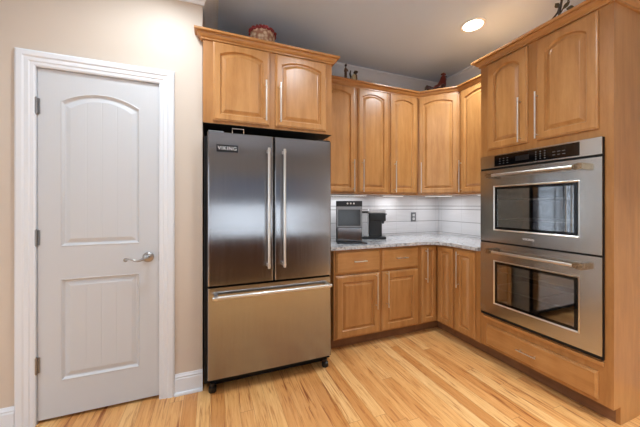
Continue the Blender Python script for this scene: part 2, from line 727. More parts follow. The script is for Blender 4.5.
struct('wall_rear', wall_with_holes(REAR_WINS, WX, XR, lambda b, a0, a1, z0, z1: box(b, a0, a1, RY - 0.12, RY, z0, z1)), M['rear'])
struct('wall_west', wall_with_holes(WEST_FILL_WINS, RY, YW, lambda b, a0, a1, z0, z1: box(b, WX - 0.12, WX, a0, a1, z0, z1)), M['rear'])
wi = 1
for a, b in REAR_WINS:
    bm = BM()
    f = 0.05
    for (x0, x1, z0, z1) in ((a, a + f, WZ0, WZ1), (b - f, b, WZ0, WZ1), (a + f, b - f, WZ0, WZ0 + f), (a + f, b - f, WZ1 - f, WZ1),
                             ((a + b) / 2 - 0.02, (a + b) / 2 + 0.02, WZ0 + f, WZ1 - f), (a + f, b - f, 1.6, 1.64)):
        box(bm, x0, x1, RY - 0.09, RY - 0.04, z0, z1)
    w = struct('window_%d' % wi, bm, M['trim'])
    obj('pane', bx(a + f, b - f, RY - 0.07, RY - 0.065, WZ0 + f, WZ1 - f), M['glass'], w)
    obj('added_roller_shade', bx(a + 0.02, b - 0.02, RY - 0.035, RY - 0.032, 1.28, WZ1), M['added_shade'], w)  # unseen blind, added to dim the upper window mirrored in the fridge
    wi += 1
for a, b in WEST_FILL_WINS:  # unseen west windows, added to go with the fill lamps
    bm = BM()
    f = 0.05
    for (x0, x1, z0, z1) in ((a, a + f, WZ0, WZ1), (b - f, b, WZ0, WZ1), (a + f, b - f, WZ0, WZ0 + f), (a + f, b - f, WZ1 - f, WZ1),
                             ((a + b) / 2 - 0.02, (a + b) / 2 + 0.02, WZ0 + f, WZ1 - f), (a + f, b - f, 1.6, 1.64)):
        box(bm, WX - 0.09, WX - 0.04, x0, x1, z0, z1)
    w = struct('window_%d' % wi, bm, M['trim'])
    obj('pane', bx(WX - 0.07, WX - 0.065, a + f, b - f, WZ0 + f, WZ1 - f), M['glass'], w)
    wi += 1

# ceiling crown moulding, wraps the end of the door wall and the alcove
cp = [(0, 2.655), (0.012, 2.655), (0.014, 2.675), (0.022, 2.682), (0.034, 2.695), (0.048, 2.72), (0.070, 2.752), (0.088, 2.770), (0.092, 2.780), (0.105, 2.784), (0.108, 2.80), (0, 2.80)]
struct('trim_1', sweep(BM(), [(WX, YW), (WE, YW), (WE, YB), (XR, YB), (XR, RY)], cp), M['trim'], smooth=False)

# door casing (stepped profile), mitred round the opening, built as a frame in the wall plane
bm = BM()
cprof = [(0.0, 0.0), (0.0, 0.010), (0.008, 0.014), (0.022, 0.014), (0.028, 0.018), (0.048, 0.017), (0.056, 0.022), (0.078, 0.022), (0.086, 0.018), (0.09, 0.012), (0.09, 0)]
cprof = [(a * 1.0, b) for a, b in cprof]
ox0, ox1, oz1 = DX0 - 0.003, DX1 + 0.003, DZ1 + 0.003
rings = []
for (px, pz, mx_, mz_) in ((ox0, 0.0, -1, 0), (ox0, oz1, -1, 1), (ox1, oz1, 1, 1), (ox1, 0.0, 1, 0)):
    rings.append([bm.verts.new((px + mx_ * o, YW - d, pz + mz_ * o)) for o, d in cprof])
for r0, r1 in zip(rings, rings[1:]):
    for j in range(len(cprof)):
        bm.faces.new((r0[j], r0[(j + 1) % len(cprof)], r1[(j + 1) % len(cprof)], r1[j]))
bm.faces.new(rings[0])
bm.faces.new(rings[-1][::-1])
struct('trim_2', bm, M['trim'])
# jamb
bm = BM()
box(bm, DX0 - 0.011, DX0 - 0.003, YW, YW + 0.059, 0, DZ1 + 0.011)
box(bm, DX1 + 0.003, DX1 + 0.011, YW, YW + 0.059, 0, DZ1 + 0.011)
box(bm, DX0 - 0.003, DX1 + 0.003, YW, YW + 0.059, DZ1 + 0.003, DZ1 + 0.011)
struct('trim_3', bm, M['trim'])

# baseboards with shoe moulding
bprof = [(0, 0), (0.026, 0), (0.026, 0.010), (0.022, 0.018), (0.014, 0.020), (0.014, 0.104), (0.010, 0.112), (0.012, 0.120), (0.007, 0.128), (0.004, 0.138), (0, 0.138)]
struct('baseboard_left', sweep(BM(), [(WX, YW), (ox0 - 0.091, YW)], bprof), M['trim'])
struct('baseboard_right', sweep(BM(), [(ox1 + 0.091, YW), (WE + 0.001, YW)], bprof), M['trim'])
struct('baseboard_rear', sweep(BM(), [(XR, RY), (WX, RY), (WX, YW)], bprof), M['trim'])

# white two-panel door
dw, dh = DX1 - DX0, DZ1 - 0.020


def white_door():
    bm = BM()
    t = 0.035
    y0 = YW + 0.005
    z0 = 0.020
    X0, X1 = DX0, DX1
    PX0, PX1 = -0.832, -0.428
    panels = [(0.230, 0.836, 0.0), (1.027, 1.957, 0.062)]
    n = 16
    xs = [PX1 + (PX0 - PX1) * i / n for i in range(n + 1)]
    # face with two holes: build columns and rails as polygons
    V = lambda x, z, y=y0: bm.verts.new((x, y, z))

    def quad(a, b, c, d):
        bm.faces.new([V(*a), V(*b), V(*c), V(*d)])
    quad((X0, z0), (PX0, z0), (PX0, DZ1), (X0, DZ1))
    quad((PX1, z0), (X1, z0), (X1, DZ1), (PX1, DZ1))
    quad((PX0, z0), (PX1, z0), (PX1, 0.230), (PX0, 0.230))
    quad((PX0, 0.836), (PX1, 0.836), (PX1, 1.027), (PX0, 1.027))
    arch = loop_pts(PX0, PX1, 1.027, 1.957, 0.062, n)[2:]
    for (xa, za), (xb, zb) in zip(arch, arch[1:]):
        quad((xa, za), (xa, DZ1), (xb, DZ1), (xb, zb))
    # sides and back
    for a, b in (((X0, z0), (X1, z0)), ((X1, z0), (X1, DZ1)), ((X1, DZ1), (X0, DZ1)), ((X0, DZ1), (X0, z0))):
        bm.faces.new([V(a[0], a[1]), V(b[0], b[1]), V(b[0], b[1], y0 + t), V(a[0], a[1], y0 + t)])
    bm.faces.new([V(X0, z0, y0 + t), V(X0, DZ1, y0 + t), V(X1, DZ1, y0 + t), V(X1, z0, y0 + t)])
    for (za, zb, rise) in panels:
        prev = None
        for d, y, rs in ((0, 0, 1), (0.004, -0.003, 1), (0.010, 0.0025, 1), (0.016, 0.009, 1), (0.022, 0.010, 1), (0.046, 0.002, 0.92)):
            lp = [V(x, z, y0 + y) for x, z in loop_pts(PX0 + d, PX1 - d, za + d, zb - d, rise * rs, n)]
            if prev:
                k = len(lp)
                for j in range(k):
                    bm.faces.new((prev[j], prev[(j + 1) % k], lp[(j + 1) % k], lp[j]))
            prev = lp
        # field with three narrow V grooves
        d = 0.046
        fx0, fx1 = PX0 + d, PX1 - d
        rs = rise * 0.92
        if rs > 1e-6:
            c = (fx1 - fx0) / 2
            R = (c * c + rs * rs) / (2 * rs)
            top = lambda x: zb - d - R + math.sqrt(R * R - (x - (fx0 + fx1) / 2) ** 2)
        else:
            top = lambda x: zb - d
        cuts = [(fx0, 0)]
        for k in range(1, 4):
            gx = fx0 + (fx1 - fx0) * k / 4
            cuts += [(gx - 0.004, 0), (gx, 0.0008), (gx + 0.004, 0)]
        cuts.append((fx1, 0))
        fine = []
        for (xa, ya), (xb, yb) in zip(cuts, cuts[1:]):
            m = 4 if xb - xa > 0.02 else 1
            for i in range(m):
                fine.append((xa + (xb - xa) * i / m, ya + (yb - ya) * i / m))
        fine.append(cuts[-1])
        for (xa, ya), (xb, yb) in zip(fine, fine[1:]):
            bm.faces.new([V(xa, za + d, y0 + 0.002 + ya), V(xb, za + d, y0 + 0.002 + yb), V(xb, top(xb), y0 + 0.002 + yb), V(xa, top(xa), y0 + 0.002 + ya)])
    bmesh.ops.remove_doubles(bm, verts=bm.verts, dist=0.0004)
    return bm


door = struct('door_1', white_door(), M['door'])
# lever handle: rose, neck, wavy lever with a curled end
hx, hz, hy = -0.381, 0.936, YW + 0.005
bm = BM()
lathe(bm, [(0.0325, 0), (0.033, 0.004), (0.030, 0.009), (0.020, 0.013), (0.013, 0.016), (0.011, 0.045), (0.0125, 0.050), (0.0125, 0.058), (0.006, 0.062)], (hx, hy, hz), 28, 'y')
pts = [(hx, hy - 0.053, hz)]
for i in range(1, 13):
    s = i / 12
    pts.append((hx - 0.012 - 0.098 * s, hy - 0.053, hz + 0.010 * math.sin(s * PI * 1.6 + 2.8) - 0.004))
cx_, cz_ = pts[-1][0] - 0.002, pts[-1][2] - 0.009
e0 = pts[-1]
for i in range(1, 12):
    a = PI / 2 + i / 11 * PI * 1.45
    rr = 0.0095 * (1 - 0.45 * i / 11)
    pts.append((cx_ + rr * math.cos(a), hy - 0.053, cz_ + rr * math.sin(a)))
tube(bm, pts, [0.009, 0.0085, 0.008, 0.0075, 0.007, 0.0065, 0.006] + [0.0052] * (len(pts) - 7), 10)
obj('door_handle', bm, M['pewter'], door, True)
obj('latch_plate', bx(DX1 - 0.002, DX1 + 0.0026, YW + 0.003, YW + 0.012, hz - 0.03, hz + 0.03), M['pewter'], door)
for zc in (1.85, 1.085, 0.345):
    bm = BM()
    tube(bm, [(DX0 - 0.0015, YW - 0.006, zc - 0.045), (DX0 - 0.0015, YW - 0.006, zc + 0.045)], 0.0065, 12)
    tube(bm, [(DX0 - 0.0015, YW - 0.006, zc - 0.051), (DX0 - 0.0015, YW - 0.006, zc + 0.051)], 0.004, 10)
    box(bm, DX0 - 0.002, DX0 + 0.012, YW - 0.0015, YW + 0.0045, zc - 0.044, zc + 0.044)
    obj('hinge', bm, M['hinge'], door, True)

# ------------------------------------------------------------------ fridge
FX0, FX1, FY = -0.021, 0.870, 1.985
fr = thing('refrigerator', 'tall stainless steel French door refrigerator with bottom freezer beside the beige wall', 'refrigerator', ((FX0 + FX1) / 2, 2.4, 0))
ox, oy = (FX0 + FX1) / 2, 2.4


def F(bm):
    return place(bm, -ox, -oy, 0)


obj('cabinet_body', F(bx(FX0 - 0.015, FX1 + 0.010, FY + 0.0905, 2.72, 0.062, 1.740, bevel=0.003)), M['fridge_side'], fr)
obj('gasket_gap_shade', F(bx(FX0 - 0.022, FX1 + 0.012, FY + 0.062, FY + 0.090, 0.061, 1.742, bevel=0.002)), M['matte_black'], fr)  # door gasket, widened in black to stand for deep shade beside the wall
obj('kick_grille', F(bx(FX0 + 0.03, FX1 - 0.03, FY + 0.10, FY + 0.115, 0.02, 0.0615)), M['matte_black'], fr)


def curved_front(x0, x1, z0, z1, y, depth, bulge=0.003, r=0.012, n=20):
    """door shell with rolled vertical edges and a very slight outward bow."""
    bm = BM()
    prof = []
    for i in range(n + 1):
        s = i / n
        x = x0 + r + (x1 - x0 - 2 * r) * s
        prof.append((x, y - bulge * (1 - (2 * s - 1) ** 2)))
    left = [(x0 + r - r * math.sin(a), y + r - r * math.cos(a)) for a in [PI / 2 * k / 6 for k in range(6, 0, -1)]]
    right = [(x1 - r + r * math.sin(a), y + r - r * math.cos(a)) for a in [PI / 2 * k / 6 for k in range(1, 7)]]
    outline = left + prof + right + [(x1, y + depth), (x0, y + depth)]
    lo = [bm.verts.new((x, yy, z0)) for x, yy in outline]
    hi = [bm.verts.new((x, yy, z1)) for x, yy in outline]
    k = len(outline)
    for j in range(k):
        bm.faces.new((lo[j], lo[(j + 1) % k], hi[(j + 1) % k], hi[j]))
    bm.faces.new(lo[::-1])
    bm.faces.new(hi)
    return bm


def pro_handle(parent, a, b, y, out=0.05, r=0.011, F_=None, mat='steel_h', blk=0.014):
    """heavy tubular handle with square end brackets."""
    (xa, za), (xb, zb) = a, b
    bm = BM()
    tube(bm, [(xa, y - out, za), (xb, y - out, zb)], r, 16)
    for (x, z) in (a, b):
        dx = 0.0 if xa == xb else (0.02 if x == xa else -0.02)
        dz = 0.0 if za == zb else (0.02 if z == min(za, zb) else -0.02)
        join_bm(bm, bx(x + dx - blk, x + dx + blk, y - out - r * 0.8, y, z + dz - blk, z + dz + blk, bevel=0.003), 0)
    if F_:
        F_(bm)
    return obj('handle', bm, M[mat], parent, True)


GX = 0.423
for side, (a, b) in enumerate(((FX0, GX - 0.004), (GX + 0.004, FX1))):
    d = obj('door', F(curved_front(a, b, 0.735, 1.762, FY, 0.058)), M['steel'], fr, True)
    hx_ = 0.376 if side == 0 else 0.487
    pro_handle(d, (hx_, 0.834), (hx_, 1.672), FY - 0.002, 0.052, 0.0095, F, 'nickel', 0.010)
    if side == 0:
        bd = obj('badge', F(bx(0.034, 0.172, FY - 0.006, FY + 0.004, 1.632, 1.680, bevel=0.002)), M['navy'], d)
        bd['label'] = 'black nameplate reading VIKING'
        bdr = d
d = obj('freezer_drawer', F(curved_front(FX0, FX1, 0.110, 0.721, FY, 0.058)), M['steel'], fr, True)
pro_handle(d, (0.010, 0.668), (0.850, 0.668), FY - 0.002, 0.052, 0.0115, F, 'nickel', 0.012)
for fx in (0.010, 0.842):
    bm = BM()
    lathe(bm, [(0.024, 0), (0.026, 0.004), (0.026, 0.034), (0.016, 0.040), (0.016, 0.0605)], (fx, FY + 0.060, 0.0), 18, 'z')
    obj('foot', F(bm), M['black'], fr, True)
obj('hinge_cover', F(bx(FX0 + 0.006, FX0 + 0.10, FY + 0.01, FY + 0.11, 1.762, 1.775, bevel=0.004)), M['grey_plastic'], fr)
obj('hinge_cover', F(bx(FX1 - 0.10, FX1 - 0.006, FY + 0.01, FY + 0.11, 1.762, 1.775, bevel=0.004)), M['black'], fr)
bm = BM()
tube(bm, [(0.137, FY + 0.03, 1.762), (0.137, FY + 0.03, 1.803), (0.214, FY + 0.03, 1.803), (0.214, FY + 0.03, 1.762)], 0.0028, 8)
obj('top_bracket', F(bm), M['nickel'], fr, True)


def text_mesh(name, s, size, mat, parent, mtx, depth=0.0006, squeeze=1.0):
    cu = bpy.data.curves.new(name, 'FONT')
    cu.body = s
    cu.size = size
    cu.extrude = depth
    cu.align_x = 'CENTER'
    cu.align_y = 'CENTER'
    cu.offset = 0
    cu.space_character = 1.12
    to = bpy.data.objects.new(name, cu)
    C.objects.link(to)
    dg = bpy.context.evaluated_depsgraph_get()
    me = bpy.data.meshes.new_from_object(to.evaluated_get(dg))
    bpy.data.objects.remove(to)
    me.transform(Matrix.Diagonal((squeeze, 1, 1, 1)))
    me.transform(mtx)
    me.materials.clear()
    me.materials.append(mat)
    o = bpy.data.objects.new(name, me)
    C.objects.link(o)
    o.parent = parent
    return o


UP = Matrix.Rotation(PI / 2, 4, 'X')        # lays text in the xz plane facing -y
text_mesh('lettering', 'VIKING', 0.036, M['letter'], bdr, Matrix.Translation((0.103 - ox, FY - 0.0068 - oy, 1.656)) @ UP, squeeze=0.95)

# ------------------------------------------------------------------ cabinet over the fridge
cb_ = thing('wall_cabinet', 'wooden two-door cabinet mounted above the refrigerator', 'cabinet', (0.427, 2.06, 1.84))
CBX, CBY, CBZ = 0.427, 2.06, 1.84


def cab_unit(name, label, cat, x0, x1, yf, yb, z0, z1, origin, rz=0.0):
    pass


# local frame: origin at lower left corner of the face, x right, y into the wall
bpy.data.objects.remove(cb_)


def unit(name, label, origin, rz, w, depth, z0, z1, mat='wood_base', cat='cabinet', side_l=True, frame=0.018):
    r = thing(name, label, cat, origin, rz)
    carcass(r, 0, w, 0, depth, z0, z1, None, mat, frame)
    return r


YF = 2.06
r = unit('wall_cabinet', 'wooden two-door cabinet mounted above the refrigerator', (WE + 0.003, YF, 1.84), 0, 0.957, YB - YF - 0.002, 0, 0.585)
o0 = WE + 0.003
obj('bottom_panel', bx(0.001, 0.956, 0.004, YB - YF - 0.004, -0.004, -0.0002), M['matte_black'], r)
cab_door(r, 0.013 - o0, 0.400 - o0, 0.018, 0.558, 0, 0.032, 0.046, (0.372 - o0, 0.045, 0.335))
cab_door(r, 0.446 - o0, 0.853 - o0, 0.018, 0.558, 0, 0.032, 0.046, (0.478 - o0, 0.045, 0.335))
# (crown returns along both exposed sides; the left return starts in front of the wall)
obj('crown_moulding', sweep(BM(), [(0, 0.038), (0, 0), (0.957, 0), (0.957, YB - YF - 0.01)], crown_prof(0.565, 0.95, 0.95)), M['wood_h'], r)

# ------------------------------------------------------------------ upper run
UZ0, UZ1 = 1.385, 2.462
UYF = 2.48
UH = UZ1 - UZ0


def uz(z):
    return z - UZ0


r = unit('wall_cabinet', 'double-door wooden wall cabinet between the refrigerator side and the narrow single-door one', (0.930, UYF, UZ0), 0, 0.815, YB - UYF - 0.002, 0, UH)
cab_door(r, 0.035, 0.407, 0.016, UH - 0.012, 0, 0.034, 0.046, (0.385, 0.022, 0.340))
cab_door(r, 0.446, 0.797, 0.016, UH - 0.012, 0, 0.034, 0.046, (0.490, 0.022, 0.345))
r = unit('wall_cabinet', 'narrow single-door wooden wall cabinet left of the angled corner one', (1.746, UYF, UZ0), 0, 0.382, YB - UYF - 0.002, 0, UH)
cab_door(r, 0.018, 0.357, 0.016, UH - 0.012, 0, 0.034, 0.046, (0.062, 0.022, 0.350))
# diagonal corner cabinet
r = thing('corner_cabinet', 'angled single-door wooden wall cabinet across the corner, rooster on top', 'cabinet', (2.130, UYF, UZ0), -PI / 4)
Ld = math.hypot(0.29, 0.29)
bm = BM()
poly = [(2.130, 2.48), (2.42, 2.19), (2.748, 2.19), (2.748, 2.808), (2.130, 2.808)]
lo = []
hi = []
ca, sa = math.cos(PI / 4), math.sin(PI / 4)
for x, y in poly:
    dx, dy = x - 2.130, y - 2.48
    lx, ly = dx * ca - dy * sa, dx * sa + dy * ca
    lo.append(bm.verts.new((lx, ly, 0)))
    hi.append(bm.verts.new((lx, ly, UH)))
for j in range(5):
    bm.faces.new((lo[j], lo[(j + 1) % 5], hi[(j + 1) % 5], hi[j]))
bm.faces.new(lo[::-1])
bm.faces.new(hi)
obj('carcass', bm, M['wood_base'], r)
cab_door(r, 0.012, Ld - 0.012, 0.016, UH - 0.012, 0, 0.032, 0.048, (0.040, 0.022, 0.350))
# right run upper
r = unit('wall_cabinet', 'single-door wooden wall cabinet between the angled corner one and the oven tower', (2.42, 2.189, UZ0), -PI / 2, 0.477, XR - 2.42 - 0.002, 0, UH)
cab_door(r, 0.030, 0.455, 0.016, UH - 0.012, 0, 0.032, 0.048, (0.042, 0.022, 0.350))
cm = obj('crown_moulding', sweep(BM(), [(0.931, UYF - 0.001), (2.130, UYF - 0.001), (2.419, 2.19), (2.419, 1.767)], crown_prof(2.4625 - 0.012, 1.05, 0.98)), M['wood_h'])
tag(cm, 'wooden crown moulding running along the tops of the lower wall cabinets', 'moulding')

# ------------------------------------------------------------------ base run
BYF, BXF = 2.205, 2.135
BZ0, BZ1 = 0.10, 0.884
BH = BZ1 - BZ0
r = unit('base_cabinet', 'wooden base cabinet with two drawers over two doors right of the refrigerator', (0.988, BYF, 0), 0, 0.925, 0.60, BZ0, BZ1)
o0 = 0.988
drawer(r, 1.006 - o0, 1.447 - o0, 0.676, 0.866, 0, 1.168 - o0, 1.296 - o0, 0.777)
drawer(r, 1.474 - o0, 1.886 - o0, 0.676, 0.866, 0, 1.615 - o0, 1.745 - o0, 0.777)
cab_door(r, 1.006 - o0, 1.447 - o0, 0.115, 0.655, 0, 0, 0.058, (1.404 - o0, 0.335, 0.660))
cab_door(r, 1.474 - o0, 1.886 - o0, 0.115, 0.655, 0, 0, 0.058, (1.521 - o0, 0.335, 0.665))
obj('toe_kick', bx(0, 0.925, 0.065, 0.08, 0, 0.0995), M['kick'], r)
# corner base cabinet with two leaves meeting in the inside corner
r = thing('corner_cabinet', 'wooden corner base cabinet with two narrow door leaves meeting in the corner', 'cabinet', (1.9145, BYF, 0))
a0, b0 = 1.9145, BYF
bm = BM()
poly = [(1.9145, BYF), (BXF, BYF), (BXF, 1.979), (2.745, 1.979), (2.745, 2.805), (1.9145, 2.805)]
lo = [bm.verts.new((x - a0, y - b0, BZ0)) for x, y in poly]
hi = [bm.verts.new((x - a0, y - b0, BZ1)) for x, y in poly]
for j in range(6):
    bm.faces.new((lo[j], lo[(j + 1) % 6], hi[(j + 1) % 6], hi[j]))
bm.faces.new(lo[::-1])
bm.faces.new(hi)
obj('carcass', bm, M['wood_base'], r)
cab_door(r, 1.930 - a0, 2.112 - a0, 0.115, 0.866, 0, 0, 0.045, (1.972 - a0, 0.52, 0.850))
d = obj('door', raised_door(0.186, 0.751, 0.02, 0.045, 0), M['wood'], r)
d.location = (BXF - a0, 2.178 - b0, 0.115)
d.rotation_euler = (0, 0, -PI / 2)
bm = BM()
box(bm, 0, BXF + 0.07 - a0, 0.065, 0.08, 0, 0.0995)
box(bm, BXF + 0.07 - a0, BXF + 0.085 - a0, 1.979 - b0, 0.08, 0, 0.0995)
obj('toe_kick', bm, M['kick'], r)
r = unit('base_cabinet', 'narrow single-door wooden base cabinet beside the oven tower', (BXF, 1.978, 0), -PI / 2, 0.266, 0.60, BZ0, BZ1)
cab_door(r, 0.012, 0.222, 0.115, 0.866, 0, 0, 0.050, (0.058, 0.52, 0.850))
obj('toe_kick', bx(0, 0.266, 0.07, 0.085, 0, 0.0995), M['kick'], r)

# countertop: L shape with an eased inside corner
bm = BM()
cy0, cx0 = BYF - 0.035, BXF - 0.035
rr = 0.16
arc = [(cx0 - rr + rr * math.sin(a), cy0 - rr + rr * math.cos(a)) for a in [PI / 2 * k / 12 for k in range(13)]]
poly = [(0.935, cy0)] + arc + [(cx0, 1.712), (2.738, 1.712), (2.738, 2.798), (0.935, 2.798)]
# the arc above is convex toward the room: mirror it so the inside corner is filled
arc = [(cx0 - rr + rr * math.sin(a), cy0 - (rr - rr * math.cos(a))) for a in [PI / 2 * k / 12 for k in range(13)]]
poly = [(0.935, cy0)] + arc + [(cx0, 1.712), (2.738, 1.712), (2.738, 2.798), (0.935, 2.798)]
lo = [bm.verts.new((x, y, 0.885)) for x, y in poly]
hi = [bm.verts.new((x, y, 0.915)) for x, y in poly]
k = len(poly)
for j in range(k):
    bm.faces.new((lo[j], lo[(j + 1) % k], hi[(j + 1) % k], hi[j]))
f0 = bm.faces.new(lo[::-1])
f1 = bm.faces.new(hi)
bmesh.ops.bevel(bm, geom=[e for e in f1.edges], offset=0.004, segments=2, affect='EDGES')
tag(obj('countertop', bm, M['granite']), 'pale speckled granite countertop in an L around the corner', 'countertop')

# tiled backsplashes
tag(obj('backsplash', bx(0.90, 2.739, 2.800, 2.8095, 0.9155, 1.3845), M['tile']), 'white glossy tiled backsplash on the back wall behind the coffee maker', 'backsplash')
tag(obj('backsplash', bx(2.740, 2.7495, 1.712, 2.8095, 0.9155, 1.3845), M['tile']), 'white glossy tiled backsplash on the right wall next to the oven tower', 'backsplash')
# outlet
t = thing('power_outlet', 'grey wall outlet plate on the white tiled backsplash', 'outlet', (2.335, 2.7995, 1.127))
obj('plate', bx(-0.037, 0.037, -0.006, 0, -0.058, 0.058, bevel=0.002), M['grey_plastic'], t)
for z in (0.022, -0.022):
    s_ = obj('socket', bx(-0.016, 0.016, -0.009, -0.006, z - 0.014, z + 0.014, bevel=0.002), M['white_plastic'], t)
    for sx_ in (-0.006, 0.006):
        obj('slot', bx(sx_ - 0.001, sx_ + 0.001, -0.0094, -0.009, z - 0.004, z + 0.006), M['black'], s_)

# under-cabinet lights


def under_light(label, loc, rz, L, power):
    t = thing('under_cabinet_light', label, 'light', loc, rz, 'slim lights under the wall cabinets')
    obj('housing', bx(-L / 2, L / 2, -0.022, 0.022, -0.010, 0, bevel=0.002), M['white_plastic'], t)
    obj('diffuser', bx(-L / 2 + 0.008, L / 2 - 0.008, -0.016, 0.016, -0.0115, -0.0101), M['strip'], t)
    d = bpy.data.lights.new('strip_glow', 'AREA')
    d.shape = 'RECTANGLE'
    d.size = L * 0.9
    d.size_y = 0.03
    d.energy = power
    d.color = (0.97, 0.98, 1.0)
    lo_ = bpy.data.objects.new('strip_glow', d)
    lo_.location = (0, 0, -0.014)
    C.objects.link(lo_)
    lo_.parent = t


under_light('slim white light under the double-door wall cabinet, above the ice maker', (1.33, 2.66, 1.3845), 0, 0.50, 1.6)
under_light('slim white light under the narrow wall cabinet, above the black coffee maker', (1.93, 2.66, 1.3845), 0, 0.28, 1.0)
under_light('slim white light under the angled corner cabinet', (2.48, 2.54, 1.3845), -PI / 4, 0.30, 1.2)
under_light('slim white light under the wall cabinet next to the oven tower', (2.58, 1.95, 1.3845), -PI / 2, 0.30, 1.2)

# ------------------------------------------------------------------ oven tower
TY0, TY1 = 1.709, 0.870
TW = TY1 - TY0
r = thing('oven_cabinet', 'tall wooden cabinet tower housing the double oven at the right', 'cabinet', (2.135, TY0, 0), -PI / 2)
W_ = TY0 - TY1                      # 0.839 wide, local x runs toward the camera
OV0, OV1 = 0.030, W_ - 0.060        # oven opening in local x
OZ0, OZ1 = 0.385, 1.660
D_ = XR - 2.135 - 0.002
bm = BM()
box(bm, 0, 0.02, 0.0855, D_, 0, 0.105)
box(bm, 0, 0.02, 0.02, D_, 0.105, 2.44)                       # far side panel
box(bm, W_ - 0.02, W_, 0.0705, D_, 0, 2.44)               # near side panel
box(bm, W_ - 0.02, W_, 0.02, 0.0705, 0.105, 2.44)
box(bm, 0.02, W_ - 0.02, 0.02, D_, 2.42, 2.44)            # top
box(bm, 0.02, W_ - 0.02, 0.02, D_, 1.690, 1.708)          # shelf over the oven
box(bm, 0.02, W_ - 0.02, 0.02, D_, 0.345, 0.363)          # shelf under the oven
box(bm, 0.02, W_ - 0.02, D_ - 0.01, D_, 0.363, 2.42)      # back
obj('carcass', bm, M['wood_base'], r)
bm = BM()
box(bm, 0, OV0, 0, 0.02, 0.105, 2.44)
box(bm, OV1, W_, 0, 0.02, 0.105, 2.44)
box(bm, OV0, OV1, 0, 0.02, OZ1, 2.44)
box(bm, OV0, OV1, 0, 0.02, 0.105, OZ0)
obj('face_frame', bm, M['wood_base'], r)
obj('ledge', bx(0.030, W_ - 0.040, -0.012, 0, 0.334, 0.358, bevel=0.004), M['wood_h'], r)
cab_door(r, TY0 - 1.638, TY0 - 1.328, 1.726, 2.424, 0, 0.05, 0.052, (TY0 - 1.372, 1.735, 2.060))
cab_door(r, TY0 - 1.268, TY0 - 0.934, 1.726, 2.424, 0, 0.05, 0.052, (TY0 - 1.262 + 0.006, 1.735, 2.060))
drawer(r, TY0 - 1.652, TY0 - 0.936, 0.128, 0.292, 0, TY0 - 1.387, TY0 - 1.257, 0.210)
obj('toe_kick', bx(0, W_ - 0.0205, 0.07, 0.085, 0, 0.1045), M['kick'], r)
obj('crown_moulding', sweep(BM(), [(0, D_ - 0.02), (0, 0), (W_, 0), (W_, D_ - 0.02)], crown_prof(2.434, 1.0, 1.08)), M['wood_h'], r)

# double oven in the tower, local frame as above with origin on the ledge
ov = thing('double_oven', 'stainless steel double wall oven with black control display set in the wooden tower', 'oven', (2.135, 1.694, 0.372), -PI / 2)
OW = 0.785
z_ = 0.372


def ovz(z):
    return z - z_


bm = BM()
# hollow shell boxes: two cavities
for (za, zb) in ((0.42, 0.955), (0.99, 1.560)):
    a, b = ovz(za), ovz(zb)
    x0, x1 = 0.03, OW - 0.04
    box(bm, x0, x0 + 0.01, 0.0, 0.45, a, b)
    box(bm, x1 - 0.01, x1, 0.0, 0.45, a, b)
    box(bm, x0, x1, 0.0, 0.45, a, a + 0.01)
    box(bm, x0, x1, 0.0, 0.45, b - 0.01, b)
    box(bm, x0, x1, 0.44, 0.45, a, b)
obj('cavity', bm, M['darksteel'], ov)
# black surround flange with openings for the two windows
bm = BM()
fl0, fl1 = 0.0, OW
wl, wr = 1.694 - 1.565, 1.694 - 1.032
T_ = (-0.0185, -0.0008)
box(bm, fl0, wl, *T_, 0, ovz(1.672))
box(bm, wr, fl1, *T_, 0, ovz(1.672))
box(bm, wl, wr, *T_, 0, ovz(0.498))
box(bm, wl, wr, *T_, ovz(0.820), ovz(1.087))
box(bm, wl, wr, *T_, ovz(1.413), ovz(1.672))
obj('surround', bm, M['matte_black'], ov)
# control panel
cpn = obj('control_panel', bx(0.001, OW - 0.0015, -0.025, -0.019, ovz(1.571), ovz(1.673), bevel=0.002), M['steel_h'], ov)
dsp = obj('display', bx(1.694 - 1.569, 1.694 - 1.017, -0.0265, -0.0245, ovz(1.580), ovz(1.664)), M['black_gloss'], ov)
def key(cx_, cz_, w, h):
    obj('key', bx(cx_ - w, cx_ + w, -0.0268, -0.0265, ovz(cz_) - h, ovz(cz_) + h), M['dim_legend'], dsp)


for cx_ in (0.17, 0.20, 0.23):
    for cz_ in (1.60, 1.618, 1.636):
        key(cx_, cz_, 0.006, 0.002)
for i in range(3):
    for j in range(4):
        key(0.43 + i * 0.028, 1.596 + j * 0.016, 0.004, 0.003)
for i in range(3):
    for cz_ in (1.606, 1.626):
        key(0.54 + i * 0.028, cz_, 0.008, 0.0015)
obj('clock_window', bx(0.29, 0.385, -0.0268, -0.0265, ovz(1.602), ovz(1.638)), M['darksteel'], dsp)


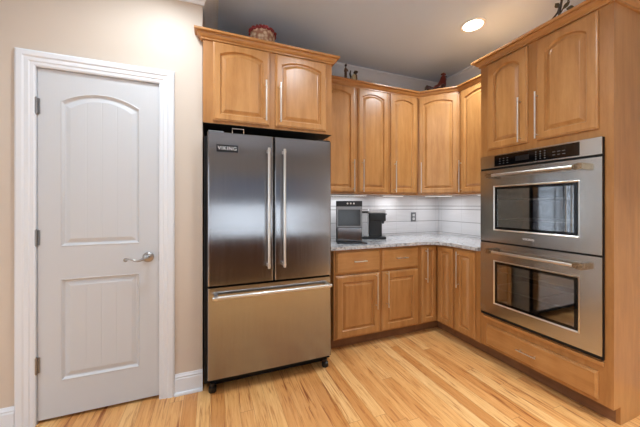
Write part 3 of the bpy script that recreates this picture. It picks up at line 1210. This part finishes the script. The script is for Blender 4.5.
def oven_door(z0, z1, wz0, wz1, hz, badge):
    a, b = ovz(z0), ovz(z1)
    x0, x1 = 0.001, OW - 0.0015
    wx0, wx1 = 1.694 - 1.580, 1.694 - 1.017
    w0, w1 = ovz(wz0), ovz(wz1)
    y = -0.025
    bm = BM()
    # frame with a sloped reveal round the window
    for (p0, p1, q0, q1) in ((x0, wx0, a, b), (wx1, x1, a, b), (wx0, wx1, a, w0), (wx0, wx1, w1, b)):
        box(bm, p0, p1, y, -0.0190, q0, q1)
    bmesh.ops.remove_doubles(bm, verts=bm.verts, dist=1e-5)
    d = obj('door', bm, M['steel_h'], ov)
    bm = BM()
    # trim bead
    o_ = [(wx0, w0), (wx1, w0), (wx1, w1), (wx0, w1)]
    rings = []
    for dd, yy in ((0.0, y + 0.0), (0.004, y - 0.003), (0.011, y + 0.004)):
        rings.append([bm.verts.new((px + (dd if i in (0, 3) else -dd), yy, pz + (dd if i in (0, 1) else -dd))) for i, (px, pz) in enumerate(o_)])
    for r0, r1 in zip(rings, rings[1:]):
        for j in range(4):
            bm.faces.new((r0[j], r0[(j + 1) % 4], r1[(j + 1) % 4], r1[j]))
    obj('window_bead', bm, M['nickel'], d)
    # black border and glass
    bm = BM()
    i0, i1, j0, j1 = wx0 + 0.010, wx1 - 0.010, w0 + 0.010, w1 - 0.010
    bb = 0.020
    for (p0, p1, q0, q1) in ((i0, i0 + bb, j0, j1), (i1 - bb, i1, j0, j1), (i0 + bb, i1 - bb, j0, j0 + bb), (i0 + bb, i1 - bb, j1 - bb, j1)):
        box(bm, p0, p1, y + 0.0035, y + 0.0065, q0, q1)
    obj('window_border', bm, M['black_gloss'], d)
    gp = obj('window_pane', bx(i0 + bb, i1 - bb, y + 0.004, y + 0.008, j0 + bb, j1 - bb), M['oven_glass'], d)
    gp['label'] = 'dark reflective oven window'
    # handle: bar with flared square-ended posts
    hz_ = ovz(hz)
    bm = BM()
    hx0, hx1 = 0.090, 0.718
    yb_ = y - 0.050
    tube(bm, [(hx0 + 0.01, yb_, hz_), (hx1 - 0.01, yb_, hz_)], 0.0105, 16)
    hb = bm
    for s_, xx in ((1, hx0), (-1, hx1)):
        bm = BM()
        # wedge block that flares from the bar to the end
        v = []
        for (dx, hh) in ((0.0, 0.019), (0.024, 0.019), (0.05, 0.0105)):
            v.append([bm.verts.new((xx + s_ * dx, yy, hz_ + zz)) for yy, zz in ((yb_ - min(hh, 0.013), -hh), (y, -hh), (y, hh), (yb_ - min(hh, 0.013), hh))])
        # last ring hugs the bar only
        for vv, (yy) in zip(v[2], (yb_ - 0.0105, yb_ + 0.0105, yb_ + 0.0105, yb_ - 0.0105)):
            vv.co.y = yy
        for r0, r1 in zip(v, v[1:]):
            for j in range(4):
                bm.faces.new((r0[j], r0[(j + 1) % 4], r1[(j + 1) % 4], r1[j]))
        bm.faces.new(v[0])
        bm.faces.new(v[-1][::-1])
        join_bm(hb, bm, 1)
    obj('handle', hb, None, d, True, mats=[M['nickel'], M['bronze']])
    if badge:
        text_mesh('lettering', 'VIKING', 0.022, M['letter'], d, Matrix.Translation((1.694 - 1.314, y - 0.0006, ovz(1.027))) @ UP)
    # racks
    return d


oven_door(0.982, 1.556, 1.072, 1.428, 1.508, True)
oven_door(0.394, 0.969, 0.483, 0.835, 0.906, False)


def rack(z, name='rack'):
    bm = BM()
    zz = ovz(z)
    x0, x1 = 0.05, OW - 0.06
    for yy in (0.03, 0.42):
        tube(bm, [(x0, yy, zz), (x1, yy, zz)], 0.004, 8)
    for i in range(16):
        yy = 0.03 + 0.39 * (i + 0.5) / 16
        tube(bm, [(x0, yy, zz), (x1, yy, zz)], 0.0018, 6)
    for xx in (x0, (x0 + x1) / 2, x1):
        tube(bm, [(xx, 0.03, zz), (xx, 0.42, zz)], 0.003, 6)
    obj(name, bm, M['nickel'], ov, True)


for z in (1.16, 1.32, 0.60, 0.74):
    rack(z)

# ------------------------------------------------------------------ things on the counter
t = thing('ice_maker', 'countertop ice maker in dark steel with a clear front bin, nearest the refrigerator', 'appliance', (1.275, 2.48, 0.9155), math.radians(-25))
obj('housing', bx(-0.125, 0.125, -0.10, 0.125, 0.004, 0.398, bevel=0.008), M['black'], t)
obj('control_strip', bx(-0.125, 0.125, -0.108, -0.1005, 0.346, 0.399, bevel=0.003), M['navy'], t)
for cx_ in (-0.015, 0.015, 0.045):
    bm = BM()
    lathe(bm, [(0.0085, 0), (0.0085, 0.003), (0.006, 0.004)], (cx_, -0.108, 0.374), 14, 'y')
    obj('button', bm, M['letter'], t)
obj('trim_band', bx(-0.121, 0.121, -0.106, -0.1005, 0.316, 0.345), M['gunmetal'], t)
obj('ice_bin', bx(-0.105, 0.108, -0.108, -0.1005, 0.160, 0.312, bevel=0.003), M['bin'], t)
bm = BM()
for (p0, p1, q0, q1) in ((-0.118, -0.105, 0.146, 0.316), (0.108, 0.121, 0.146, 0.316), (-0.105, 0.108, 0.146, 0.160)):
    box(bm, p0, p1, -0.110, -0.1005, q0, q1)
obj('bin_frame', bm, M['gunmetal'], t)
obj('lower_panel', bx(-0.112, 0.120, -0.106, -0.1005, 0.012, 0.140, bevel=0.002), M['steel'], t)
obj('drip_tray', bx(-0.112, 0.165, -0.190, -0.1085, 0.0, 0.010, bevel=0.003), M['darksteel'], t)

t = thing('coffee_maker', 'black single-serve coffee maker seen side-on, right of the ice maker', 'coffee maker', (1.605, 2.57, 0.9155), math.radians(66))
obj('column', bx(-0.060, 0.060, -0.092, 0.045, 0.0295, 0.270, bevel=0.010), M['black'], t)
obj('base', bx(-0.065, 0.065, -0.135, 0.150, 0.0, 0.029, bevel=0.008), M['black'], t)
obj('brew_head', bx(-0.066, 0.066, -0.132, 0.046, 0.190, 0.274, bevel=0.014, seg=3), M['black'], t, True)
obj('lid', bx(-0.062, 0.062, -0.130, 0.044, 0.2745, 0.320, bevel=0.010), M['silver_plastic'], t)
obj('lid_handle', bx(-0.040, 0.040, -0.145, -0.1325, 0.255, 0.272, bevel=0.004), M['grey_plastic'], t)
bm = BM()
lathe(bm, [(0.008, 0), (0.012, 0.012), (0.014, 0.03)], (0, -0.112, 0.161), 14, 'z')
obj('spout', bm, M['black'], t, True)
q_ = NT('clear_tank_plastic')
q_.set(Base_Color=(0.85, 0.87, 0.88, 1), Roughness=0.08, Transmission_Weight=0.85, IOR=1.3)
obj('water_tank', bx(-0.058, 0.058, 0.048, 0.128, 0.030, 0.275, bevel=0.008), q_.m, t)
obj('tank_lid', bx(-0.060, 0.060, 0.0465, 0.132, 0.2755, 0.295, bevel=0.004), M['black'], t)

# ------------------------------------------------------------------ decorations on top of the cabinets
t = thing('basket', 'round woven basket with a ruffled red rim on top of the refrigerator cabinet', 'basket', (0.380, 2.22, 2.4255))
bm = BM()
lathe(bm, [(0.075, 0), (0.082, 0.02), (0.092, 0.08), (0.096, 0.14), (0.095, 0.198), (0.088, 0.200), (0.085, 0.14), (0.066, 0.03)], (0, 0, 0), 32)
obj('woven_body', bm, M['wicker'], t, True)
bm = BM()
pts = []
for i in range(97):
    a = 2 * PI * i / 96
    rr = 0.096 + 0.005 * math.sin(a * 12)
    pts.append((rr * math.cos(a), rr * math.sin(a), 0.199 + 0.005 * math.sin(a * 17 + 1)))
tube(bm, pts, 0.011, 8, False)
for i in range(7):
    a = PI + i * 0.3
    tube(bm, [(0.092 * math.cos(a), 0.092 * math.sin(a), 0.202), (0.098 * math.cos(a), 0.098 * math.sin(a), 0.212), (0.092 * math.cos(a + .1), 0.092 * math.sin(a + .1), 0.216)], [0.007, 0.006, 0.003], 6)
obj('ruffled_rim', bm, M['ribbon'], t, True)


def skin_figure(name, chain_list, mat, parent):
    """chains of (x,y,z,r) swept as tapered tubes with rounded ends."""
    bm = BM()
    for ch in chain_list:
        pts = [(c[0], c[1], c[2]) for c in ch]
        rs = [c[3] for c in ch]
        a, b = Vector(pts[0]), Vector(pts[1])
        d = (a - b).normalized()
        pts = [tuple(a + d * rs[0] * 0.8)] + pts
        rs = [rs[0] * 0.35] + rs
        a, b = Vector(pts[-1]), Vector(pts[-2])
        d = (a - b).normalized()
        pts.append(tuple(a + d * rs[-1] * 0.8))
        rs.append(rs[-1] * 0.35)
        tube(bm, pts, rs, 12)
    return obj(name, bm, mat, parent, True)


# rooster resting on the corner cabinet
t = thing('rooster_figurine', 'dark red ceramic rooster on top of the angled corner cabinet', 'figurine', (2.350, 2.425, 2.4635), math.radians(-21))
skin_figure('body', [[(-0.05, 0, 0.075, 0.030), (-0.01, 0, 0.095, 0.052), (0.035, 0, 0.115, 0.052), (0.056, 0, 0.160, 0.045), (0.066, 0, 0.205, 0.034), (0.070, 0, 0.240, 0.027)],
                     [(0.0, 0, 0.045, 0.055), (0.0, 0, 0.06, 0.045), (0.01, 0, 0.08, 0.04)]], M['red'], t)
skin_figure('tail', [[(-0.04, 0, 0.085, 0.030), (-0.085, 0.0, 0.110, 0.026), (-0.115, 0.0, 0.125, 0.024), (-0.130, 0.0, 0.105, 0.012)],
                     [(-0.04, 0.02, 0.10, 0.018), (-0.09, 0.02, 0.135, 0.013), (-0.125, 0.02, 0.128, 0.008)]], M['darkred'], t)
skin_figure('wing', [[(0.05, -0.045, 0.13, 0.018), (0.01, -0.055, 0.105, 0.022), (-0.04, -0.045, 0.09, 0.010)]], M['darkred'], t)
skin_figure('comb', [[(0.050, 0, 0.268, 0.010), (0.070, 0, 0.276, 0.013), (0.092, 0, 0.268, 0.009)], [(0.096, 0, 0.226, 0.008), (0.096, 0, 0.205, 0.010)]], M['red'], t)
skin_figure('beak', [[(0.090, 0, 0.246, 0.009), (0.112, 0, 0.240, 0.004)]], M['brown'], t)

# two small figures by the fridge cabinet
t = thing('figurine', 'thin upright brown figurine, left of the two small ones on the wall cabinets', 'figurine', (1.262, 2.52, 2.4625), 0)
skin_figure('body', [[(0, 0, 0.0, 0.020), (0, 0, 0.06, 0.016), (0, 0, 0.12, 0.013), (0, 0, 0.17, 0.015), (0.002, 0, 0.195, 0.009)]], M['brown'], t)
skin_figure('head', [[(0.0, 0, 0.212, 0.012), (0.003, 0, 0.226, 0.011)]], M['iron'], t)
skin_figure('arm', [[(-0.010, -0.006, 0.18, 0.006), (-0.020, -0.010, 0.15, 0.005)], [(0.010, -0.006, 0.18, 0.006), (0.018, -0.014, 0.155, 0.005)]], M['brown'], t)
t = thing('animal_figurine', 'small brown and cream animal figurine, right of the thin figurine on the wall cabinets', 'figurine', (1.352, 2.52, 2.4625), 0)
skin_figure('body', [[(0.0, 0, 0.0, 0.034), (0.005, 0, 0.05, 0.036), (0.010, 0, 0.10, 0.032), (0.018, 0, 0.135, 0.022)]], M['brown'], t)
skin_figure('chest', [[(-0.016, -0.016, 0.04, 0.026), (-0.012, -0.018, 0.09, 0.026), (-0.004, -0.016, 0.125, 0.016)]], M['cream'], t)
skin_figure('head', [[(0.014, -0.005, 0.160, 0.020), (0.030, -0.012, 0.165, 0.014)]], M['iron'], t)
skin_figure('tail', [[(-0.020, 0, 0.08, 0.010), (-0.042, 0, 0.14, 0.009), (-0.034, 0, 0.172, 0.006)]], M['iron'], t)

# iron vine on the oven tower
t = thing('vine_ornament', 'dark curling metal vine with leaves on top of the oven tower', 'ornament', (2.24, 1.19, 2.4405), -PI / 2)
bm = BM()
lathe(bm, [(0.03, 0), (0.03, 0.006), (0.01, 0.012)], (0, 0, 0), 16)
tube(bm, [(0, 0, 0.01), (0.004, 0, 0.08), (-0.004, 0, 0.16), (0.012, 0, 0.24), (0.03, 0, 0.30)], [0.009, 0.009, 0.008, 0.007, 0.005], 8)
tube(bm, [(0.0, 0, 0.20), (-0.012, 0, 0.17), (-0.035, -0.005, 0.145), (-0.062, -0.008, 0.125), (-0.085, -0.008, 0.12)], [0.007, 0.006, 0.006, 0.005, 0.003], 8)
tube(bm, [(0.0, 0, 0.15), (0.022, 0, 0.18), (0.045, 0, 0.20), (0.05, 0, 0.23)], [0.004, 0.004, 0.003, 0.002], 8)
obj('stem', bm, M['iron'], t, True)
for (lx, lz, la, ls) in ((0.020, 0.172, 0.6, 1.0), (-0.006, 0.200, 2.0, 0.9), (0.040, 0.160, -0.3, 0.9), (0.052, 0.205, 0.9, 0.9), (0.010, 0.235, 1.2, 0.9)):
    bm = BM()
    L = 0.048 * ls
    n_ = 6
    topv, botv = [], []
    cen = []
    for i in range(n_ + 1):
        s_ = i / n_
        ww = 0.016 * ls * math.sin(PI * min(1, s_ * 0.93 + 0.05)) + 0.0006
        px, pz = lx + L * s_ * math.cos(la), lz + L * s_ * math.sin(la)
        nx, nz = -math.sin(la), math.cos(la)
        cen.append([(px + nx * ww, -0.003, pz + nz * ww), (px, -0.008, pz), (px - nx * ww, -0.003, pz - nz * ww), (px, 0.0, pz)])
    rg = [[bm.verts.new(c) for c in ring] for ring in cen]
    for r0, r1 in zip(rg, rg[1:]):
        for j in range(4):
            bm.faces.new((r0[j], r0[(j + 1) % 4], r1[(j + 1) % 4], r1[j]))
    bm.faces.new(rg[0])
    bm.faces.new(rg[-1][::-1])
    obj('leaf', bm, M['leaf'], t)

# ------------------------------------------------------------------ recessed ceiling lights, with unseen ones added as fill
CANS = [(2.067, 1.73, 'round recessed ceiling light glowing above the oven tower cabinet', 21),
        (-0.30, 1.56, 'recessed ceiling light in front of the white door wall', 14),
        (0.85, 1.05, 'added recessed ceiling light over the floor before the refrigerator', 15),  # from here down: unseen cans, added to fill the room with light
        (0.9, -1.0, 'added recessed ceiling light behind the viewer', 42),
        (-1.4, -0.9, 'added recessed ceiling light far behind at the left', 42),
        (-2.2, 0.6, 'added recessed ceiling light out at the left', 24),
        (2.0, -0.6, 'added recessed ceiling light near the right wall behind the viewer', 40),
        (0.3, -2.8, 'added recessed ceiling light nearest the rear windows', 40)]
for x, y, lab, pw in CANS:
    t = thing('recessed_light', lab, 'light', (x, y, CZ), 0, 'recessed ceiling lights')
    bm = BM()
    n_ = 40
    prof = [(0.098, 0.0), (0.098, -0.004), (0.092, -0.007), (0.076, -0.006), (0.074, -0.001), (0.074, 0.0)]
    rg = [[bm.verts.new((pr * math.cos(2 * PI * k / n_), pr * math.sin(2 * PI * k / n_), pz)) for k in range(n_)] for pr, pz in prof]
    for r0, r1 in zip(rg, rg[1:] + rg[:1]):
        for k in range(n_):
            bm.faces.new((r0[k], r0[(k + 1) % n_], r1[(k + 1) % n_], r1[k]))
    obj('trim_ring', bm, M['trim'], t, True)
    bm = BM()
    lathe(bm, [(0.074, -0.0045), (0.074, -0.0005)], (0, 0, 0), 40)
    obj('lens', bm, M['lamp'], t)
    d = bpy.data.lights.new('can_glow', 'AREA')
    d.shape = 'DISK'
    d.size = 0.14
    d.energy = pw
    d.color = (0.86, 0.94, 1.0)
    d.spread = math.radians(150 if y > 0.9 else 95)
    lo_ = bpy.data.objects.new('can_glow', d)
    lo_.location = (0, 0, -0.012)
    C.objects.link(lo_)
    lo_.parent = t

# ------------------------------------------------------------------ island behind the camera (seen reflected in the steel)
t = thing('kitchen_island', 'brown wooden island mirrored in the refrigerator doors', 'island', (0.4, -0.95, 0))
obj('cabinet_body', bx(-1.5, 1.5, -0.42, 0.42, 0.09, 0.76), M['island'], t)
obj('toe_kick', bx(-1.45, 1.45, -0.36, 0.36, 0, 0.09), M['kick'], t)
obj('worktop', bx(-1.54, 1.54, -0.46, 0.46, 0.7605, 0.795, bevel=0.004), M['granite'], t)
